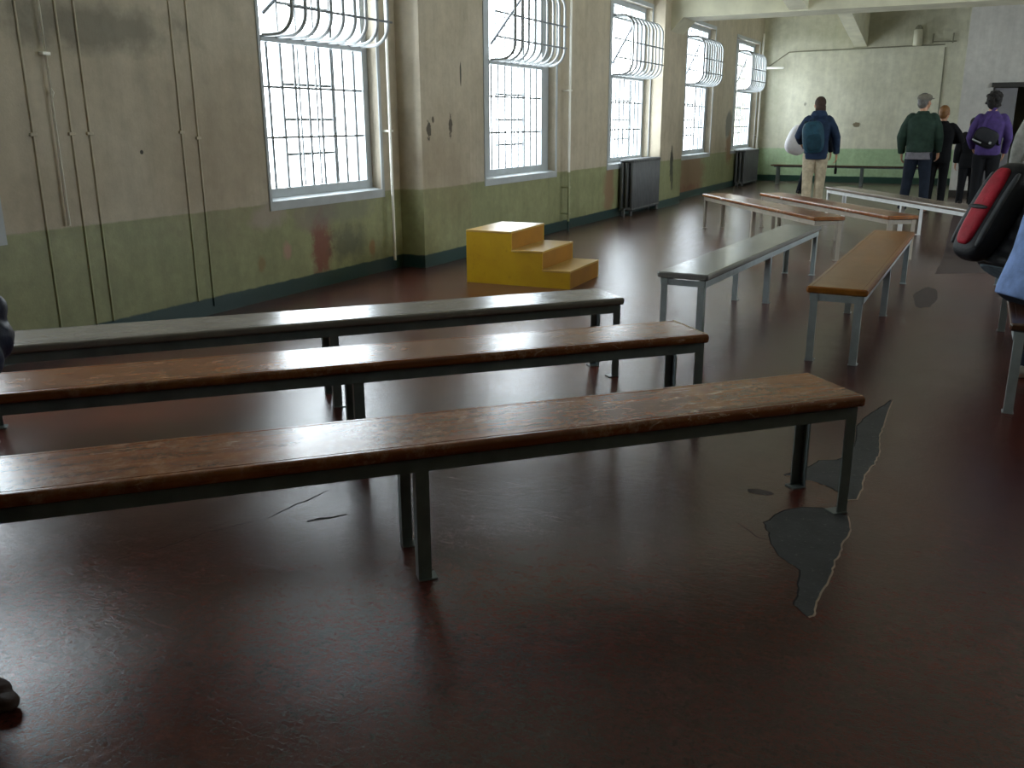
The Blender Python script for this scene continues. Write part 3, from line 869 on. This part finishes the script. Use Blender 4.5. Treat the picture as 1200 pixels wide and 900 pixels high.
    # shoes --------------------------------------------------------
    for n in 'LR':
        bm = NB(); a = J['an'+n]; ty = J['toe'+n].normalized(); g = a.z - .045*k
        g = max(g, 0) if not seated else a.z - .075
        o = V(a.x, a.y, g)
        for q, (dd, w, h) in enumerate(((-.055, .036, .075), (0, .040, .085), (.07, .043, .062), (.135, .045, .050), (.185, .036, .038))):
            c = o + ty * dd * k + V(0, 0, h * k * .5)
            ellips(bm, c, (w*k, .055*k, h*k*.5), Matrix.Rotation(math.atan2(-ty.x, ty.y), 3, 'Z'), 14, 8)
        fuse('shoe', bm, shoes, body, .008, 2)
    # hair --------------------------------------------------------
    bm = NB(); e = lambda off, r: ellips(bm, J['head'] + rot @ (V(*off) * k), [q * k * hair_big for q in r], rot)
    e((0, -.026, .026), (.086, .096, .102)); e((0, -.055, -.03), (.074, .060, .075))
    if hairlen:
        c0 = J['head'] + rot @ (V(0, -.06, -.02) * k)
        eloft(bm, [(c0, .078*k, .045*k), (c0 + V(0, -.01, -hairlen*.5), .082*k, .040*k), (c0 + V(0, -.012, -hairlen), .06*k, .025*k)], lat)
    if hair_big > 1.1:
        for q in range(60):
            dv = V(random.gauss(0,1), random.gauss(0,1) - .5, random.gauss(0,1) + .4).normalized()
            if dv.y > .45: continue
            ellips(bm, J['head'] + rot @ (V(0, -.026, .02) * k) + Vector((dv.x*.088, dv.y*.1, dv.z*.1)) * k * hair_big, [.022*k]*3, None, 8, 6)
    fuse('hair', bm, hair, body, .007, 2)
    return body, J, k
def to_world(o, p): return Matrix.Translation(o.location) @ o.rotation_euler.to_matrix().to_4x4() @ p

F_ = lambda n, c, **kw: fabric(n, c, **kw)
hair_brown = paint('brown hair', '3a2a20', .8, .3, 30, .4, 0, 60)
hair_dark = paint('dark hair', '15110f', .9, .3, 30, .4, 0, 60)
hair_ginger = paint('ginger hair', '7a5228', .55, .3, 30, .4, 0, 60)
hair_fair = paint('fair hair', '9a815e', .55, .3, 30, .4, 0, 60)
hair_grey = paint('grey hair', '55524e', .55, .3, 30, .4, 0, 60)
navy = F_('navy jacket cloth', '22324a'); navy_dark = F_('dark navy cloth', '10161f'); beige = F_('beige trouser cloth', 'b3a68e')
green = F_('dark green jacket cloth', '26382f'); denim = F_('navy denim', '171f2c'); black = F_('black cloth', '0d0e12'); purple = F_('purple jacket cloth', '443468')
greyknit = F_('grey knit', '8a8b86'); puffblack = F_('black quilted nylon', '1a1c20', rough=.5); puffnavy = F_('navy quilted nylon', '141c33', rough=.45)
lightblue = F_('light blue jacket cloth', '7d97c9'); greyjean = F_('grey blue denim', '5f6e76'); shoe_dark = F_('dark shoe leather', '1a1613', rough=.5); shoe_brown = F_('brown shoe leather', '3a241a', rough=.5)
shoe_white = F_('white shoe leather', 'c9c6bf', rough=.5); teal = F_('teal backpack nylon', '1f4252', rough=.6); white_nylon = F_('white bag plastic', 'cfcdd0', rough=.45, var=.06)
red = F_('red backpack nylon', 'a01c2e', rough=.6); greystrap = F_('grey backpack trim', '4a4d50', rough=.6)

def strap(name, pts, w, th, mat, parent, n=5):
    P = smoothpath(pts, n); bm = NB()
    rings = []
    for i, p in enumerate(P):
        t = (P[min(i+1, len(P)-1)] - P[max(i-1, 0)]).normalized()
        o = V(1, 0, 0); o = (o - t*o.dot(t)); 
        if o.length < .2: o = V(0, 0, 1) - t * t.z
        o.normalize(); q = t.cross(o)
        rings.append([p + o*w + q*th, p - o*w + q*th, p - o*w - q*th, p + o*w - q*th])
    loft(bm, rings); return obj(name, bm, mat, parent, bevel=.002)

# 1: woman in navy jacket, seen from behind
H = 1.74; J = stand_pose(H)
J['elR'] = V(.165, -.02, .645) * H; J['wrR'] = V(.180, .03, .505) * H
J['elL'] = V(-.160, .015, .655) * H; J['wrL'] = V(-.135, .13, .600) * H
J['knL'].y -= .01; J['anR'].y += .05; J['anR'].x -= .02; J['anL'].x += .01
b1, J1, k1 = person('person in navy hooded jacket and beige trousers with a teal backpack, seen from behind', (-2.33, 15.4, 0), .20, H, J, navy, beige, shoe_dark, hair_brown, hem=.455, fat=1.08, hairlen=.20, yaw=.25, legw=1.2)
bm = NB(); eloft(bm, [(J1['base'] + V(0, -.05, -.02), .12, .07), (J1['base'] + V(0, -.075, .03), .13, .075), (J1['base'] + V(0, -.06, .085), .10, .06)], n=20)
fuse('hood', bm, navy, b1, .009, 3)
def backpack(label, loc, rz, w, dp, h, mat, mat2, pocketmat, tiltx=0.0, lean=0.0, pocket=(.72, .52, -.30)):
    t = thing('backpack', label, 'backpack', loc, rz)
    t.rotation_euler = (tiltx, lean, rz)
    bm = NB(); ellips(bm, (0, -dp*.5, 0), (w, dp*.55, h), None, 28, 20, .62); fuse('main_compartment', bm, mat, t, .009, 3)
    pw, ph, pz = pocket
    bm = NB(); ellips(bm, (0, -dp*.98, h*pz), (w*pw, dp*.20, h*ph), None, 24, 16, .6); fuse('front_pocket', bm, pocketmat, t, .008, 3)
    bm = NB(); tube(bm, smoothpath([(-.03, -dp*.1, h*.98), (-.025, -dp*.1, h*1.10), (.025, -dp*.1, h*1.10), (.03, -dp*.1, h*.98)], 5), .007, 8); obj('grab_loop', bm, mat2, t, True)
    bm = NB(); tube(bm, smoothpath([(-w*.75, -dp*.8, h*.25), (-w*.6, -dp*.92, h*.62), (0, -dp*.95, h*.74), (w*.6, -dp*.92, h*.62), (w*.75, -dp*.8, h*.25)], 6), .005, 6); obj('zip', bm, mat2, t, True)
    for s in (-1, 1):
        strap('shoulder_strap', [(s*w*.55, -.01, h*.80), (s*w*.60, .09, h*1.02), (s*w*.62, .20, h*.95), (s*w*.66, .27, h*.55), (s*w*.75, .24, -.05), (s*w*.85, .06, -h*.65)], .022, .005, mat2, t)
    return t
c = to_world(b1, V(-.07, -.150, 1.13))
backpack('teal backpack worn on the back of the navy hooded jacket', c, .20, .165, .17, .245, teal, F_('dark teal strap', '16262e'), F_('deep teal pocket', '183542'), 0, -.12)
# dark item hanging from her hand
hp = to_world(b1, J1['wrR'] + V(.01, .02, -.10))
t = thing('pouch', 'small dark pouch dangling by a strap from the hand of the person with teal backpack', 'pouch', hp)
bm = NB(); tube(bm, [(0, 0, .02), (.004, 0, -.12)], .006, 6); obj('wrist_strap', bm, black, t, True)
bm = NB(); ellips(bm, (.004, 0, -.17), (.022, .016, .055), None, 14, 10, .7); obj('case', bm, black, t, True)

# 2: mostly hidden companion beyond her
H = 1.66; J = stand_pose(H); J['anL'] = V(-.17, .10, .045) * H; J['knL'] = V(-.11, .06, .28) * H; J['wrL'] = V(-.20, .07, .56) * H; J['elL'] = V(-.165, .0, .655) * H
b2, J2, k2 = person('person in dark clothes mostly hidden behind the person with teal backpack, one leg showing', (-2.72, 18.1, 0), .1, H, J, navy_dark, navy_dark, shoe_dark, hair_fair, hem=.47, vox=.006)
wl = to_world(b2, J2['wrL'])
t = thing('carrier_bag', 'plump white bag bulging out beside the teal backpack', 'bag', (-3.0, 17.62, 1.04), .15)
t.rotation_euler = (0, .38, .15)
bm = NB(); ellips(bm, (0, 0, 0), (.20, .13, .27), None, 28, 20, .7); ellips(bm, (.05, 0, .15), (.16, .11, .17), None, 24, 16, .8); fuse('bag_body', bm, white_nylon, t, .010, 4)
strap('carry_strap', [(-.04, 0, .24), (.02, 0, .36), (.12, .04, .42), (.20, .02, .34), (.15, 0, .24)], .014, .004, white_nylon, t)

# 3: man in green jacket and cap
H = 1.77; J = stand_pose(H)
J['elL'] = V(-.152, -.015, .640) * H; J['wrL'] = V(-.148, .035, .505) * H; J['elR'] = V(.142, .01, .640) * H; J['wrR'] = V(.140, .07, .520) * H
for n, s in (('L', -1), ('R', 1)): J['an'+n].x = s * .085 * H; J['kn'+n].x = s * .070 * H
b3, J3, k3 = person('person in dark green bomber jacket, grey flat cap and navy jeans, seen from behind', (-.83, 15.5, 0), -.12, H, J, green, denim, shoe_dark, hair_grey, hem=.515, fat=1.12, yaw=-.45, legw=1.15)
M['check'] = F_('grey checked shirt', '6c6a70')
bm = NB(); eloft(bm, [(J3['pel'] + V(0,0,-.125), .190, .150), (J3['pel'] + V(0,0,.06), .175, .140)]); fuse('shirt_tail', bm, M['check'], b3, .009, 2)
bm = NB()
rot = Matrix.Rotation(-.45, 3, 'Z')
ellips(bm, J3['head'] + rot @ V(0, -.012, .055), (.098, .118, .062), rot, 24, 14, .9)
ellips(bm, J3['head'] + rot @ V(0, .115, .045), (.070, .065, .012), rot, 20, 8)
fuse('cap', bm, F_('grey cap cloth', '6e6a60'), b3, .006, 3)

# 4: shorter person with ginger hair
H = 1.60; J = stand_pose(H)
J['elR'] = V(.175, .02, .670) * H; J['wrR'] = V(.06, .13, .665) * H; J['elL'] = V(-.165, .02, .670) * H; J['wrL'] = V(-.04, .14, .66) * H
person('person with short ginger hair and black jacket with folded arms, beside the green bomber jacket', (-.56, 16.1, 0), -.05, H, J, black, black, shoe_dark, hair_ginger, hem=.46, fat=1.08, yaw=-.3, curls=(.7, .7), nrmL=V(0, -1, 0), nrmR=V(0, -1, 0))

# 5: purple jacket with black shoulder bag
H = 1.76; J = stand_pose(H)
J['elR'] = V(.142, -.01, .640) * H; J['elL'] = V(-.142, -.01, .640) * H; J['wrR'] = V(.13, .07, .52) * H; J['wrL'] = V(-.11, .10, .56) * H
b5, J5, k5 = person('person with dark curly hair in a purple jacket and black trousers, seen from behind', (.10, 15.5, 0), .06, H, J, purple, black, shoe_dark, hair_dark, hem=.50, fat=1.0, hair_big=1.2, legw=1.1)
c = to_world(b5, V(-.06, -.17, 1.13))
t = thing('shoulder_bag', 'black shoulder bag with pale clasp on the back of the purple jacket', 'bag', c, .06); t.rotation_euler = (0, .42, .06)
bm = NB(); ellips(bm, (0, -.035, 0), (.165, .060, .135), None, 26, 18, .6); fuse('bag_body', bm, black, t, .008, 3)
bm = NB(); ellips(bm, (0, -.085, .03), (.150, .020, .095), None, 24, 14, .5); fuse('flap', bm, F_('dark bag flap', '202126', rough=.5), t, .006, 3)
strap('bag_strap', [(-.10, .0, .10), (-.12, .02, .24), (-.10, .05, .38), (-.08, .12, .44)], .022, .004, purple, t)
strap('bag_strap', [(.14, .0, .05), (.20, .06, -.02), (.22, .14, .02)], .020, .004, black, t)
bm = NB(); box(bm, -.155, -.02, -.118, -.108, -.098, -.078); obj('trim_strip', bm, M['bars'], t, bevel=.003)
bm = NB(); ellips(bm, (.085, -.108, -.04), (.020, .006, .020), None, 14, 8); obj('clasp', bm, M['bars'], t, True)

# 6: small dark person
H = 1.42; J = stand_pose(H)
person('small person all in black standing just in front of the purple jacket', (-.13, 17.1, 0), .0, H, J, black, black, shoe_dark, hair_dark, hem=.44, fat=1.15, hairlen=.1, legw=1.15, vox=.006)

# 7: grey sweater
H = 1.70; J = stand_pose(H)
person('person in grey knitted sweater standing by the doorway behind the red backpack', (.58, 11.0, 0), .15, H, J, greyknit, denim, shoe_dark, hair_grey, hem=.49, fat=1.12)

# 8: seated on the far part of the bench, black puffer and red backpack, facing +X
H = 1.76; J = sit_pose(H, .45, .44, .05)
b8, J8, k8 = person('person in black quilted jacket sitting bent forward, wearing a red and black backpack', (.27, 6.28, 0), -PI*.28, H, J, puffblack, greyjean, shoe_dark, hair_dark, fat=1.25, puff=.085, seated=True, legw=1.2)
c = to_world(b8, J8['chest'] + V(-.11, -.20, -.10))
t = backpack('black backpack with red panels on the back of the seated black quilted jacket', c, -PI*.28, .145, .17, .32, puffblack, greystrap, red, 0, 0, (.5, .80, .0))
for q in (-1, 1):
    bm = NB(); ellips(bm, (q*.105, -.15, -.01), (.022, .022, .25), None, 14, 12, .7); fuse('side_trim', bm, greystrap, t, .008, 2)
bm = NB(); ellips(bm, (0, -.205, -.02), (.085, .010, .014), None, 14, 8); obj('buckle_strap', bm, puffblack, t, True)
t.rotation_euler = (Matrix.Rotation(-PI*.28, 3, 'Z') @ Matrix.Rotation(-.50, 3, 'X')).to_euler()
# 9: seated nearer, light blue jacket
H = 1.68; J = sit_pose(H, .45, .30, .12); J['knL'] = V(-.2, .38, .53); J['anL'] = V(-.2, .22, .075); J['toeL'] = V(-.3, 1, 0)
person('person in light blue jacket sitting at the near end of the dark bench', (.33, 5.32, 0), -PI*.3, H, J, lightblue, denim, shoe_white, hair_brown, fat=1.1, seated=True, legw=1.1)
# 10: seated on the nearest bench, navy puffer, mostly out of frame
H = 1.78; J = sit_pose(H, .45, .10, .08)
J['knL'] = V(-.145, .38, .54); J['anL'] = V(-.145, .34, .075); J['toeL'] = V(-.6, .8, 0); J['elL'] = J['shL'] + V(-.065, .025, -.22)
person('person in navy quilted jacket sitting at the end of the nearest bench, brown shoe showing', (-2.50, 1.30, 0), -PI*.75, H, J, puffnavy, denim, shoe_brown, hair_dark, fat=1.15, puff=.075, seated=True)

# ------------------------------------------------------------------ light
w = bpy.data.worlds.new('world'); S.world = w; w.use_nodes = True
bg = w.node_tree.nodes['Background']; bg.inputs['Color'].default_value = (.86, .94, 1.0, 1); bg.inputs['Strength'].default_value = 6.0
S.view_settings.view_transform = 'Standard'; S.view_settings.look = 'None'; S.view_settings.gamma = 1.0
S.view_settings.use_curve_mapping = False; S.view_settings.exposure = 1.35
cy = S.cycles
cy.max_bounces = 10; cy.diffuse_bounces = 6; cy.glossy_bounces = 4; cy.transparent_max_bounces = 12; cy.caustics_reflective = False; cy.caustics_refractive = False
cy.use_denoising = True
cy.sample_clamp_indirect = 8
